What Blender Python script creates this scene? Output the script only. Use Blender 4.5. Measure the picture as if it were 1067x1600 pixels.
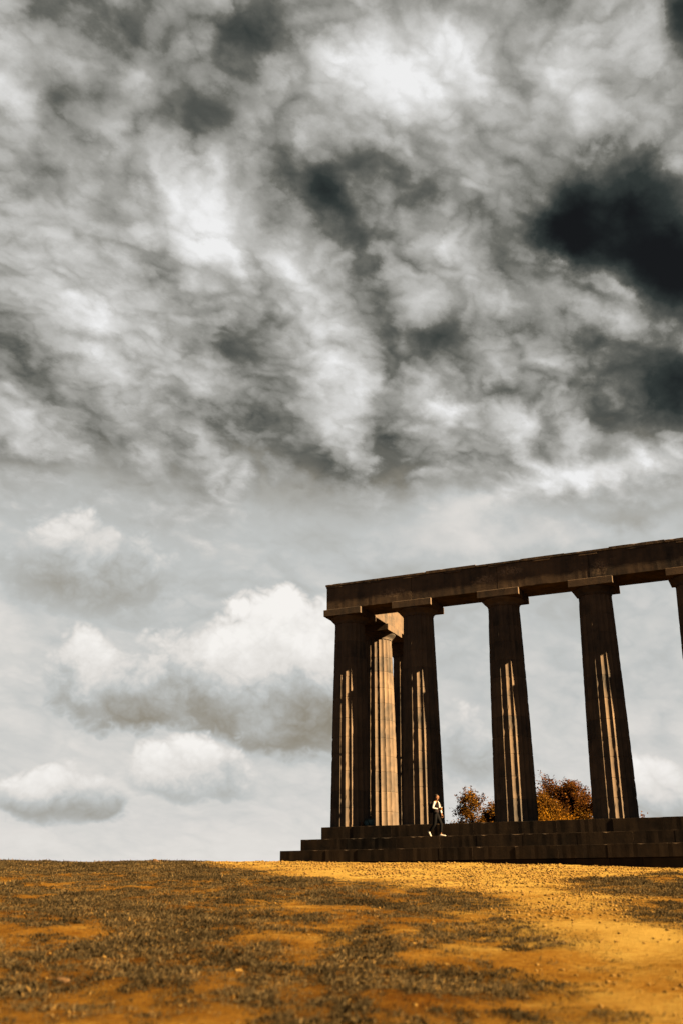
import bpy, bmesh, math, random
import numpy as np
from mathutils import Vector, Matrix

for o in list(bpy.data.objects):
    bpy.data.objects.remove(o)
scene = bpy.context.scene
COL = scene.collection
RAD = math.radians

# ------------------------------------------------------------------ camera
CAM_LOC = Vector((19.78, -44.87, -3.149))
CAM_YAW = RAD(-24.257)            # clockwise from +Y
CAM_PITCH = RAD(21.266)
VIEW = Vector((math.sin(CAM_YAW), math.cos(CAM_YAW), 0))      # horizontal heading
SIDE = Vector((math.cos(CAM_YAW), -math.sin(CAM_YAW), 0))
cam_data = bpy.data.cameras.new('camera')
cam_data.sensor_fit = 'VERTICAL'
cam_data.sensor_height = 36.0
cam_data.lens = 35.05
cam_data.clip_start = 0.1
cam_data.clip_end = 20000
cam_data.dof.use_dof = True
cam_data.dof.focus_distance = 46.0
cam_data.dof.aperture_fstop = 1.05
cam = bpy.data.objects.new('camera', cam_data)
cam.location = CAM_LOC
cam.rotation_euler = (RAD(90) + CAM_PITCH, 0, -CAM_YAW)
COL.objects.link(cam)
scene.camera = cam

# ------------------------------------------------------------------ exposure
EXPOSURE = 4.5
ALBEDO = 0.71
scene.view_settings.view_transform = 'Standard'
scene.view_settings.look = 'None'
scene.view_settings.gamma = 1.0
scene.view_settings.use_curve_mapping = False
scene.view_settings.exposure = EXPOSURE

# ------------------------------------------------------------------ sun
SUN_EL = RAD(32.0)
SUN_AZ = RAD(91.9)                # clockwise from +Y: almost along the row of columns
to_sun = Vector((math.sin(SUN_AZ) * math.cos(SUN_EL), math.cos(SUN_AZ) * math.cos(SUN_EL), math.sin(SUN_EL)))
sun_data = bpy.data.lights.new('sun', 'SUN')
sun_data.energy = 5.0
sun_data.angle = RAD(0.5)
sun_data.color = (1.0, 0.68, 0.34)
sun = bpy.data.objects.new('sun', sun_data)
sun.rotation_euler = to_sun.to_track_quat('Z', 'Y').to_euler()
sun.location = (60, -10, 60)
COL.objects.link(sun)


# ------------------------------------------------------------------ node helper
class NT:
    """small expression builder for shader node trees"""
    def __init__(self, tree):
        self.t = tree
        self.n = tree.nodes
        self.l = tree.links

    def put(self, sock, v):
        if isinstance(v, bpy.types.NodeSocket):
            self.l.new(v, sock)
        elif v is not None:
            if sock.type == 'RGBA' and not isinstance(v, (int, float)) and len(v) == 3:
                v = (*v, 1)
            sock.default_value = v

    def math(self, op, a, b=None, c=None, clamp=False):
        n = self.n.new('ShaderNodeMath')
        n.operation = op
        n.use_clamp = clamp
        for i, v in enumerate((a, b, c)):
            self.put(n.inputs[i], v)
        return n.outputs[0]

    def add(self, a, b): return self.math('ADD', a, b)
    def sub(self, a, b): return self.math('SUBTRACT', a, b)
    def mul(self, a, b): return self.math('MULTIPLY', a, b)

    def vec(self, op, a, b=None, scale=None):
        n = self.n.new('ShaderNodeVectorMath')
        n.operation = op
        self.put(n.inputs[0], a)
        if b is not None:
            self.put(n.inputs[1], b)
        if scale is not None:
            self.put(n.inputs['Scale'], scale)
        return n.outputs['Value'] if op in ('DOT_PRODUCT', 'LENGTH', 'DISTANCE') else n.outputs[0]

    def xyz(self, x, y, z=0.0):
        n = self.n.new('ShaderNodeCombineXYZ')
        for i, v in enumerate((x, y, z)):
            self.put(n.inputs[i], v)
        return n.outputs[0]

    def sep(self, v):
        n = self.n.new('ShaderNodeSeparateXYZ')
        self.put(n.inputs[0], v)
        return n.outputs

    def noise(self, v, scale, detail=4, rough=0.5, lac=2.0, dist=0.0, color=False):
        n = self.n.new('ShaderNodeTexNoise')
        self.put(n.inputs['Vector'], v)
        n.inputs['Scale'].default_value = scale
        n.inputs['Detail'].default_value = detail
        n.inputs['Roughness'].default_value = rough
        n.inputs['Lacunarity'].default_value = lac
        n.inputs['Distortion'].default_value = dist
        return n.outputs['Color'] if color else n.outputs[0]

    def maprange(self, v, a, b, c=0.0, d=1.0, smooth=False):
        n = self.n.new('ShaderNodeMapRange')
        n.interpolation_type = 'SMOOTHSTEP' if smooth else 'LINEAR'
        for i, x in enumerate((v, a, b, c, d)):
            self.put(n.inputs[i], x)
        return n.outputs[0]

    def mix(self, f, a, b, blend='MIX'):
        n = self.n.new('ShaderNodeMix')
        n.data_type = 'RGBA'
        n.blend_type = blend
        self.put(n.inputs[0], f)
        self.put(n.inputs[6], a)
        self.put(n.inputs[7], b)
        return n.outputs[2]

    def ramp(self, f, stops, interp='LINEAR'):
        n = self.n.new('ShaderNodeValToRGB')
        n.color_ramp.interpolation = interp
        el = n.color_ramp.elements
        while len(el) < len(stops):
            el.new(0.5)
        for e, (p, c) in zip(el, stops):
            e.position = p
            e.color = (*c, 1)
        self.put(n.inputs[0], f)
        return n.outputs[0]

    def base(self, sock, c):
        self.l.new(self.vec('SCALE', c, scale=ALBEDO), sock)

    def mapping(self, v, loc, rot, scale):
        n = self.n.new('ShaderNodeMapping')
        n.vector_type = 'TEXTURE'
        self.put(n.inputs[0], v)
        n.inputs[1].default_value = loc
        n.inputs[2].default_value = rot
        n.inputs[3].default_value = scale
        return n.outputs[0]


# ------------------------------------------------------------------ world: clear sky with drifting cloud
# cloud masses and gaps: heading from VIEW (deg), elevation (deg), half width, half height (deg), tilt (deg), tone, core
#SKY_BEGIN
CLOUDS = [
    (2.5, 45.7, 10.06, 4.87, 0, 0.36, 0), (9.9, 46.2, 6.58, 3.87, 0, 0.17, 0), (17.0, 44.2, 4.81, 3.58, 0, 0.17, 0),
    (21.5, 40.3, 3.42, 2.91, 0, 0.11, 0), (-14.1, 43.7, 2.90, 2.59, 0, 0.2, 0), (-22.3, 40.5, 3.39, 4.26, 0, 0.18, 0),
    (-20.2, 35.6, 5.49, 3.57, 0, 0.18, 0), (-8.6, 38.4, 6.59, 4.32, 30, 0.3, 0), (-3.7, 36.0, 3.72, 2.23, -30, 0.12, 0),
    (6.5, 36.5, 6.11, 2.89, 0, 0.21, 0), (9.3, 39.7, 6.20, 1.37, 0, 0.15, 0), (13.4, 33.2, 3.48, 2.57, 0, 0.12, 0),
    (-16.9, 29.6, 7.34, 2.93, 0, 0.17, 0), (-1.4, 31.8, 5.95, 2.67, -30, 0.21, 0), (-8.0, 28.7, 3.88, 1.72, 0, 0.15, 0),
    (-0.6, 27.1, 3.49, 2.37, 0, 0.13, 0), (6.4, 27.3, 4.48, 2.35, -10, 0.17, 0), (12.4, 26.2, 5.09, 2.14, 15, 0.12, 0),
    (-18.2, 46.4, 12.08, 2.90, 0, -0.27, 0), (-18.7, 41.9, 4.38, 2.27, 0, -0.19, 0), (-7.1, 45.9, 5.24, 3.87, 0, -0.27, 0),
    (-9.0, 42.6, 3.55, 2.77, 0, -0.17, 0), (2.6, 40.7, 7.12, 1.99, -10, -0.26, 0), (-1.7, 38.7, 3.80, 2.94, -40, -0.27, 0),
    (0.1, 36.0, 2.06, 4.64, 30, -0.12, 0), (5.7, 38.6, 4.34, 1.17, 15, -0.17, 0), (6.6, 31.5, 6.00, 1.72, -10, -0.16, 0),
    (4.5, 30.0, 2.98, 2.03, 0, -0.13, 0), (11.6, 30.9, 5.03, 1.99, -15, -0.22, 0), (19.6, 36.4, 7.54, 4.85, 0, -0.6, 0),
    (15.3, 35.2, 4.51, 2.17, -20, -0.26, 0), (21.9, 32.7, 3.75, 3.94, 0, -0.52, 0), (17.7, 31.3, 3.50, 1.87, 20, 0.08, 0),
    (14.6, 35.8, 3.52, 2.17, 0, -0.3, 0), (20.7, 26.3, 3.80, 3.25, 0, -0.44, 0), (15.8, 29.1, 3.50, 2.78, 0, -0.2, 0),
    (17.5, 40.5, 2.52, 1.56, 0, -0.22, 0), (24.2, 44.9, 2.24, 2.54, 0, -0.42, 0), (-12.1, 34.0, 3.24, 1.66, 20, -0.11, 0),
    (-8.2, 31.6, 4.61, 1.71, -40, -0.14, 0), (-2.6, 28.9, 2.70, 1.56, 0, -0.1, 0), (-7.5, 26.4, 5.23, 1.66, -10, -0.1, 0),
    (0.7, 23.7, 6.78, 1.98, -10, -0.22, 0), (5.1, 24.9, 4.96, 1.97, 0, -0.1, 0), (-21.6, 34.6, 2.73, 0.88, 0, -0.1, 0),
    (-19.4, 27.9, 3.38, 1.16, 0, -0.06, 0), (-11.9, 14.9, 2.18, 1.42, 0, -0.05, 0), (-17.5, 15.8, 4.17, 1.39, 0, -0.06, 0),
    (-2.3, 8.1, 5.42, 1.05, 0, -0.08, 0), (10.5, 21.7, 9.21, 1.66, 10, 0.22, 0), (17.4, 22.9, 6.22, 1.54, 12, 0.26, 0),
    (8.8, 19.6, 12.60, 1.45, 4, 0.1, 0), (17.1, 20.4, 5.41, 0.77, 6, -0.12, 0), (-4.1, 22.0, 7.89, 1.10, 0, -0.06, 0),
    (18.9, 28.7, 4.51, 3.08, 0, -0.3, 0), (-12.6, 38.7, 9.91, 2.45, -32, 0.2, 0), (-4.5, 34.5, 8.21, 2.26, -42, 0.18, 0),
    (1.1, 28.9, 7.91, 2.17, -30, 0.16, 0), (-0.2, 38.7, 4.95, 1.67, -45, -0.22, 0), (2.9, 34.6, 5.21, 1.46, -48, -0.2, 0),
    (6.6, 30.6, 5.42, 1.49, -25, -0.2, 0), (20.4, 31.5, 4.91, 7.68, 0, -0.22, 0), (16.0, 37.0, 3.72, 2.62, 0, -0.18, 0),
    (17.0, 26.1, 4.14, 1.75, 0, -0.18, 0),
]
CUMULUS = [
    ((6.9, 15.2, 0.45, 1), [(-2.9, 13.8, 5.80, 3.61), (-7.5, 11.7, 6.01, 3.37), (-11.2, 11.0, 4.44, 2.97), (-14.5, 11.6, 2.36, 2.98), (-0.9, 11.6, 5.00, 4.29), (-3.8, 10.0, 7.29, 2.65)]),
    ((4.5, 8.3, 0.62, 1), [(-8.8, 6.8, 3.68, 2.11), (-6.7, 6.5, 2.33, 1.57)]),
    ((3.6, 6.5, 0.54, 0.92), [(-15.7, 5.2, 3.03, 1.83), (-13.5, 4.9, 2.15, 1.32)]),
    ((15.6, 19.8, 0.57, 0.84), [(-14.5, 17.4, 5.97, 3.01)]),
    ((3.1, 7.2, 0.64, 1), [(16.5, 5.7, 2.49, 1.96), (18.2, 4.5, 2.87, 2.05)]),
    ((5.5, 10.4, 0.66, 0.78), [(7.2, 8.0, 2.67, 2.59)]),
]
#SKY_END
SKY_STRENGTH = 0.08
world = bpy.data.worlds.new('World')
scene.world = world
world.use_nodes = True
world.cycles.sampling_method = 'MANUAL'
world.cycles.sample_map_resolution = 512
wt = world.node_tree
wt.nodes.clear()
w = NT(wt)
wout = wt.nodes.new('ShaderNodeOutputWorld')
bg = wt.nodes.new('ShaderNodeBackground')
bg.inputs['Strength'].default_value = SKY_STRENGTH
wt.links.new(bg.outputs[0], wout.inputs[0])
tc = wt.nodes.new('ShaderNodeTexCoord')
D = w.vec('NORMALIZE', tc.outputs['Generated'])
dx, dy, dz = w.sep(D)[0:3]
el = w.mul(w.math('ARCSINE', dz), 57.29578)
az = w.mul(w.math('ARCTAN2', w.vec('DOT_PRODUCT', D, tuple(SIDE)), w.vec('DOT_PRODUCT', D, tuple(VIEW))), 57.29578)
# cloud deck coordinates: the deck is a flat layer overhead, so it closes up towards the horizon
zc = w.add(w.math('MAXIMUM', dz, 0.0), 0.42)
Q = w.vec('SCALE', w.xyz(w.math('DIVIDE', dx, zc), w.math('DIVIDE', dy, zc), w.mul(dz, 0.6)), scale=1.15)
# the deck is drawn out along the wind, which blows away from the camera to the right
WIND = (SIDE + VIEW).normalized()
ACROSS = Vector((WIND.y, -WIND.x, 0))
Q = w.xyz(w.mul(w.vec('DOT_PRODUCT', Q, tuple(WIND)), 0.85), w.vec('DOT_PRODUCT', Q, tuple(ACROSS)), w.sep(Q)[2])
warp = w.vec('SUBTRACT', w.noise(Q, 2.6, 2, 0.5, color=True), (0.5, 0.5, 0.5))
Qw = w.vec('ADD', Q, w.vec('SCALE', warp, scale=0.12))
warp2 = w.vec('SUBTRACT', w.noise(Q, 11.0, 6, 0.62, color=True), (0.5, 0.5, 0.5))
Qp = w.vec('ADD', Qw, w.vec('SCALE', warp2, scale=0.075))


def puffs(v, k_=1.0):
    """heaped rounded billows with creases between them"""
    tot = None
    for i, (sc, am) in enumerate(((3.4, 0.46), (7.8, 0.27), (17.5, 0.17), (39.0, 0.10))):
        n = w.noise(w.vec('ADD', v, (3.1 * i, 1.7 * i, 0.9 * i)), sc * k_, 0, 0.5)
        q = w.mul(w.math('ABSOLUTE', w.sub(w.mul(n, 2.0), 1.0)), am)
        tot = q if tot is None else w.add(tot, q)
    return w.mul(tot, 2.0)


def heap(off):
    a_, b_ = (Qw, Qp) if off is None else (w.vec('ADD', Qw, off), w.vec('ADD', Qp, off))
    return w.add(w.mul(w.sub(w.noise(a_, 1.9, 12 if off is None else 7, 0.56), 0.5), 0.80), w.mul(w.sub(puffs(b_), 0.42), 0.46))


h0 = heap(None)
lit = SIDE * 0.026 - VIEW * 0.018
lit = Vector((lit.dot(WIND), lit.dot(ACROSS), 0))
relief = w.sub(h0, heap((lit.x, lit.y, 0.0)))
fine = w.sub(w.noise(Q, 13.0, 9, 0.68), 0.5)
# warped heading/elevation for the individual masses
w1 = w.vec('SUBTRACT', w.noise(D, 8.0, 2.5, 0.5, color=True), (0.5, 0.5, 0.5))
w2 = w.vec('SUBTRACT', w.noise(D, 26.0, 5, 0.6, color=True), (0.5, 0.5, 0.5))
AE0 = w.xyz(az, el, 0.0)
AE = w.vec('ADD', AE0, w.vec('SCALE', w1, scale=3.4))
AE = w.vec('ADD', AE, w.vec('SCALE', w2, scale=2.2))
AE = w.vec('MULTIPLY', AE, (1, 1, 0))
B = 0.0
for (ca, ce, ra, re, tilt, a, core) in CLOUDS:
    m = w.vec('LENGTH', w.mapping(AE, (ca, ce, 0), (0, 0, RAD(tilt)), (ra, re, 1)))
    B = w.add(w.maprange(m, core, 1.0, a, 0.0, smooth=True), B)
high = w.maprange(w.add(el, w.mul(h0, 15.0)), 19.5, 25.0, 0.0, 1.0, smooth=True)
# high broken deck: cover decides cloud or gap, the heap decides how bright the cloud is
Fd = w.add(w.add(B, 0.55), w.add(w.mul(h0, 1.05), w.mul(fine, 0.26)))
cov = w.maprange(Fd, 0.28, 0.48, 0.0, 1.0, smooth=True)
inner = w.add(w.maprange(Fd, 0.30, 1.05, 0.34, 0.94), w.add(w.mul(relief, 0.95), w.mul(fine, 0.16)))
gap = w.maprange(Fd, -0.15, 0.36, 0.02, 0.30)
Th = w.add(w.mul(w.sub(1.0, cov), gap), w.mul(cov, inner))
# lower hazy layer with soft heaps in it
Tl = w.add(w.add(B, w.maprange(el, 1.0, 16.0, 0.82, 0.68)), w.add(w.mul(h0, w.maprange(el, 4.0, 15.0, 0.10, 0.30)), w.add(w.mul(relief, 0.12), w.mul(fine, 0.04))))
# separate heaps of cumulus low in the sky, lit from the upper right
AEs = w.vec('ADD', AE0, w.vec('SCALE', w1, scale=2.0))
lump = w.mul(w.sub(puffs(w.vec('ADD', w.vec('MULTIPLY', AE0, (1, 1.2, 0)), w.vec('SCALE', w2, scale=0.9)), 0.068), 0.42), 0.62)


AEs = w.vec('MULTIPLY', AEs, (1, 1, 0))
curl = w.sub(w.noise(w.vec('ADD', AE0, w.vec('SCALE', w2, scale=1.5)), 0.30, 5, 0.55), 0.5)
for (e0, e1, t0, t1), parts in CUMULUS:
    u = -2.0
    for (ca, ce, ra, re) in parts:
        m = w.vec('LENGTH', w.vec('DIVIDE', w.vec('SUBTRACT', AEs, (ca, ce, 0)), (ra, re, 1)))
        u = w.math('SMOOTH_MAX', w.sub(1.0, m), u, 0.2)
    u = w.add(u, w.mul(lump, 0.85))
    body = w.maprange(u, 0.02, 0.40, 0.0, 1.0, smooth=True)
    tone = w.maprange(w.add(el, w.mul(curl, (e1 - e0) * 0.9)), e0 + 0.15 * (e1 - e0), e1, t0, t1, smooth=True)
    tone = w.add(tone, w.add(w.mul(lump, 0.34), w.mul(fine, 0.05)))
    Tl = w.add(w.mul(w.sub(1.0, body), Tl), w.mul(body, tone))
T = w.add(w.mul(w.sub(1.0, high), Tl), w.mul(high, Th))
k = 2.0 ** -EXPOSURE / SKY_STRENGTH
def K(c): return tuple(x * k for x in c)
sky = wt.nodes.new('ShaderNodeTexSky')
sky.sky_type = 'NISHITA'
sky.sun_disc = False
sky.sun_elevation = SUN_EL
sky.sun_rotation = SUN_AZ
sky.air_density = 1.0
sky.dust_density = 0.6
sky.ozone_density = 1.0
hs = wt.nodes.new('ShaderNodeHueSaturation')
hs.inputs['Saturation'].default_value = 0.30
hs.inputs['Value'].default_value = 0.0022
wt.links.new(sky.outputs[0], hs.inputs['Color'])
cl = w.ramp(T, [(0.0, (.0080, .0130, .0150)), (0.2, (.033, .041, .039)), (0.4, (.155, .155, .137)),
                (0.6, (.36, .355, .33)), (0.8, (.60, .595, .575)), (1.0, (.86, .86, .86))])
cl2 = w.ramp(T, [(0.2, (.10, .095, .08)), (0.42, (.285, .260, .210)), (0.58, (.42, .42, .395)), (0.70, (.535, .55, .54)),
                 (0.82, (.735, .710, .675)), (1.0, (.92, .895, .860))])
cl = w.mix(high, cl2, cl)
cl = w.vec('SCALE', cl, scale=k)
cover = w.maprange(T, -0.02, 0.22, 0.0, 1.0, smooth=True)
final = w.mix(cover, hs.outputs[0], cl)
wt.links.new(final, bg.inputs['Color'])


# ------------------------------------------------------------------ object helpers
def mesh_np(name, verts, faces, mat=None, smooth=False):
    me = bpy.data.meshes.new(name)
    me.from_pydata([tuple(v) for v in verts], [], [tuple(f) for f in faces])
    if mat:
        me.materials.append(mat)
    if smooth:
        me.polygons.foreach_set('use_smooth', [True] * len(me.polygons))
    me.update()
    return me


def mesh_fast(name, V, F, mat=None, smooth=False):
    """V (n,3) float, F (m,k) int, all faces the same size"""
    V = np.asarray(V, np.float32)
    F = np.asarray(F, np.int32)
    me = bpy.data.meshes.new(name)
    me.vertices.add(len(V))
    me.vertices.foreach_set('co', V.ravel())
    me.loops.add(F.size)
    me.loops.foreach_set('vertex_index', F.ravel())
    me.polygons.add(len(F))
    me.polygons.foreach_set('loop_start', np.arange(0, F.size, F.shape[1], dtype=np.int32))
    me.polygons.foreach_set('loop_total', np.full(len(F), F.shape[1], np.int32))
    if smooth:
        me.polygons.foreach_set('use_smooth', np.ones(len(F), bool))
    if mat:
        me.materials.append(mat)
    me.update(calc_edges=True)
    return me


def obj(name, me, parent=None, loc=None, rotz=None):
    o = bpy.data.objects.new(name, me)
    COL.objects.link(o)
    if parent:
        o.parent = parent
    if loc is not None:
        o.location = loc
    if rotz is not None:
        o.rotation_euler = (0, 0, rotz)
    return o


def empty(name, loc=(0, 0, 0), parent=None):
    o = bpy.data.objects.new(name, None)
    o.empty_display_size = 0.3
    o.location = loc
    COL.objects.link(o)
    if parent:
        o.parent = parent
    return o


def tag(o, label=None, category=None, group=None, kind=None):
    if label: o['label'] = label
    if category: o['category'] = category
    if group: o['group'] = group
    if kind: o['kind'] = kind
    return o


def vnoise(x, y, seed=0):
    """value noise in 0..1"""
    xi = np.floor(x).astype(np.int64)
    yi = np.floor(y).astype(np.int64)
    fx = x - xi
    fy = y - yi
    fx = fx * fx * (3 - 2 * fx)
    fy = fy * fy * (3 - 2 * fy)

    def h(a, b):
        n = (a * 374761393 + b * 668265263 + seed * 974634777) & 0x7fffffff
        n = ((n ^ (n >> 13)) * 1274126177) & 0x7fffffff
        return ((n ^ (n >> 16)) & 0xffff) / 65535.0
    return (h(xi, yi) * (1 - fx) + h(xi + 1, yi) * fx) * (1 - fy) + (h(xi, yi + 1) * (1 - fx) + h(xi + 1, yi + 1) * fx) * fy


def fbm(x, y, oct=4, seed=0, gain=0.5):
    s = 0.0
    a = 1.0
    t = 0.0
    for i in range(oct):
        s = s + a * vnoise(x * 2 ** i + 17.3 * i, y * 2 ** i - 9.1 * i, seed + i)
        t += a
        a *= gain
    return s / t


def new_mat(name):
    m = bpy.data.materials.new(name)
    m.use_nodes = True
    t = m.node_tree
    b = t.nodes['Principled BSDF']
    return m, NT(t), b


def plain(name, color, rough=0.8, spec=0.25, var=0.15, scale=30.0, bump=0.0):
    m, n, b = new_mat(name)
    tcn = n.n.new('ShaderNodeTexCoord')
    nz = n.noise(tcn.outputs['Object'], scale, 4, 0.6)
    c = n.mix(n.maprange(nz, 0.3, 0.7), tuple(x * (1 - var) for x in color), tuple(min(1, x * (1 + var)) for x in color))
    n.base(b.inputs['Base Color'], c)
    b.inputs['Roughness'].default_value = rough
    b.inputs['Specular IOR Level'].default_value = spec * 0.1
    if bump:
        bn = n.n.new('ShaderNodeBump')
        bn.inputs['Strength'].default_value = bump
        bn.inputs['Distance'].default_value = 0.01
        n.l.new(nz, bn.inputs['Height'])
        n.l.new(bn.outputs[0], b.inputs['Normal'])
    return m


# ------------------------------------------------------------------ materials
def stone_material(name, tint=(1, 1, 1), dark=1.0, speck=0.0, spots_=()):
    m, n, b = new_mat(name)
    geo = n.n.new('ShaderNodeNewGeometry')
    info = n.n.new('ShaderNodeObjectInfo')
    P = geo.outputs['Position']
    rnd = info.outputs['Random']
    Po = n.vec('ADD', P, n.xyz(n.mul(rnd, 13.0), n.mul(rnd, 7.0), n.mul(rnd, 3.0)))
    big = n.noise(P, 0.55, 5, 0.6, dist=0.6)
    mid = n.noise(Po, 2.3, 6, 0.62)
    streak = n.noise(n.vec('MULTIPLY', P, (3.2, 3.2, 0.35)), 1.0, 5, 0.6)
    grain = n.noise(P, 26.0, 6, 0.7)
    f = n.add(n.mul(big, 0.5), n.add(n.mul(mid, 0.3), n.mul(streak, 0.4)))
    f = n.add(f, n.mul(n.sub(rnd, 0.5), 0.13))
    f = n.add(f, n.mul(n.sub(grain, 0.5), 0.16))
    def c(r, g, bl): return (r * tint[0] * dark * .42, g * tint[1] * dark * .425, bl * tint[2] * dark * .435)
    col = n.ramp(f, [(0.34, c(.022, .0225, .0225)), (0.48, c(.056, .050, .045)), (0.62, c(.108, .082, .062)), (0.84, c(.175, .126, .084))])
    if speck:
        # scabs where the soot crust has come off and paler stone shows
        sp = n.noise(P, 7.0, 6, 0.75)
        ms = n.mul(n.maprange(sp, 0.60, 0.66), n.maprange(n.noise(P, 0.42, 3, 0.5), 0.56, 0.64))
        col = n.mix(n.mul(ms, speck), col, c(.27, .20, .14))
    for (sx, sy, sz, rx, rz) in spots_:
        # spalled places seen on the beam
        dv = n.vec('DIVIDE', n.vec('SUBTRACT', n.vec('ADD', P, n.vec('SCALE', n.vec('SUBTRACT', n.noise(P, 5.0, 5, 0.7, color=True), (.5, .5, .5)), scale=0.9)), (sx, sy, sz)), (rx, 0.8, rz))
        fa = n.mul(n.maprange(n.vec('LENGTH', dv), 0.35, 1.0, 1.0, 0.0), n.maprange(n.noise(P, 14.0, 5, 0.7), 0.42, 0.58))
        col = n.mix(fa, col, c(.30, .225, .155))
    n.base(b.inputs['Base Color'], col)
    b.inputs['Roughness'].default_value = 0.92
    b.inputs['Specular IOR Level'].default_value = 0.0
    bn = n.n.new('ShaderNodeBump')
    bn.inputs['Strength'].default_value = 0.35
    bn.inputs['Distance'].default_value = 0.010
    n.l.new(n.add(grain, n.mul(mid, 1.5)), bn.inputs['Height'])
    n.l.new(bn.outputs[0], b.inputs['Normal'])
    return m


M_DRUM = stone_material('column_stone')
M_ARCH = stone_material('beam_stone', tint=(1.05, 1.0, .95), speck=0.9,
                        spots_=[(12.75, -0.9, 10.85, .42, .5), (7.35, -0.9, 10.95, .75, .28), (2.7, -0.9, 10.9, .9, .3), (8.6, -0.9, 11.25, .8, .25)])
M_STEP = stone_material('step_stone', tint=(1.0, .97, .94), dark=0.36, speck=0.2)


def ground_height_s(s):
    """height of the hill along the heading s (m from the camera foot)"""
    s = np.asarray(s, float)
    z = -4.47 + 0.0615 * s - 0.0
    over = np.maximum(s - 46.5, 0)
    # the hill rounds over behind the crest
    z = z - 0.0105 * np.minimum(over, 12) ** 2 - 0.2 * np.maximum(over - 12, 0)
    return z


CX, CY = CAM_LOC.x, CAM_LOC.y


def to_sl(x, y):
    return (x - CX) * VIEW.x + (y - CY) * VIEW.y, (x - CX) * SIDE.x + (y - CY) * SIDE.y


def from_sl(s, l):
    return CX + VIEW.x * s + SIDE.x * l, CY + VIEW.y * s + SIDE.y * l


def ground_height(x, y, detail=True):
    s, l = to_sl(x, y)
    z = ground_height_s(s)
    # flat shelf the monument stands on
    shelf = np.clip((y + 1.5) / 1.5, 0, 1) * np.clip((x + 3.2) / 1.2, 0, 1) * np.clip((34 - x) / 1.5, 0, 1) * np.clip((14 - y) / 2.0, 0, 1)
    z = z * (1 - shelf) + (-2.6) * shelf
    far = np.clip((np.hypot(s - 20, l) - 60) / 150, 0, 1)
    z = np.maximum(z, -160.0 + 20 * vnoise(x / 400, y / 400, 5))
    # the hill also falls away to the sides and behind
    side = np.maximum(np.abs(l - 4) - 26, 0)
    z = z - 0.004 * np.minimum(side, 40) ** 2 - 0.3 * np.maximum(side - 40, 0)
    z = np.maximum(z, -170.0)
    if detail:
        near = np.exp(-np.maximum(np.hypot(s - 25, l) - 45, 0) / 20)
        z = z + near * (0.16 * (fbm(x / 5.0, y / 5.0, 3, 11) - 0.5) + 0.12 * (fbm(x / 1.1, y / 1.1, 3, 23) - 0.5) + 0.022 * (fbm(x / 0.28, y / 0.28, 2, 31) - 0.5))
    return z


def path_mask(s, l, soft=0.9):
    """1 on the worn bare track that runs from the right foreground to the steps"""
    left = np.interp(s, [0, 8, 12, 17, 20, 26, 29, 33, 38, 42, 46, 52], [2.2, 1.9, 2.1, 2.7, 2.7, 2.1, 0.4, -1.6, -3.4, -5.2, -6.2, -7.0])
    right = np.interp(s, [0, 8, 14, 19, 24, 30, 33, 37, 40, 52], [5.6, 5.4, 5.0, 5.2, 5.9, 6.6, 10, 16, 22, 30])
    wob = 2.2 * (fbm(s / 2.2, l / 2.2, 3, 71) - 0.5)
    a = np.clip((l - left + wob) / soft + 0.5, 0, 1)
    b = np.clip((right - l + wob) / soft + 0.5, 0, 1)
    return a * b


def grass_density(x, y):
    s, l = to_sl(x, y)
    p = path_mask(s, l, 2.0)
    n = fbm(s / 2.4, l / 1.25, 4, 41, 0.55)
    n2 = fbm(s / 0.55, l / 0.42, 3, 57, 0.6)
    v = 0.55 * n + 0.45 * n2
    # sparser in the near foreground
    thr = 0.315 + 0.12 * np.clip((11.5 - s) / 4, 0, 1) + 0.03 * np.clip((-l - 2) / 4, 0, 1)
    thr = thr - 0.10 * np.clip((s - 26) / 14, 0, 1)
    d = 0.05 + 0.95 * np.clip((v - thr) / 0.24, 0, 1) ** 1.25
    d = d * (1 - p) + p * np.clip((v - 0.66) / 0.06, 0, 1) * 0.35
    # tongue of grass near the right end of the steps
    return d


# ground sheet ------------------------------------------------------
def graded(fine0, fine1, step, far, grow=1.22):
    a = list(np.arange(fine0, fine1 + 1e-6, step))
    d = step
    v = a[-1]
    hi = []
    while v < far:
        d *= grow
        v += d
        hi.append(v)
    d = step
    v = a[0]
    lo = []
    while v > -far:
        d *= grow
        v -= d
        lo.append(v)
    return np.array(lo[::-1] + a + hi)


gs = graded(5.0, 51.0, 0.10, 4000)
gl = graded(-17.0, 17.0, 0.11, 4000)
SS, LL = np.meshgrid(gs, gl, indexing='ij')
GX, GY = from_sl(SS, LL)
GZ = ground_height(GX, GY)
V = np.stack([GX.ravel(), GY.ravel(), GZ.ravel()], 1)
ns, nl = len(gs), len(gl)
idx = np.arange(ns * nl).reshape(ns, nl)
F = np.stack([idx[:-1, :-1].ravel(), idx[:-1, 1:].ravel(), idx[1:, 1:].ravel(), idx[1:, :-1].ravel()], 1)[:, ::-1]


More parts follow.
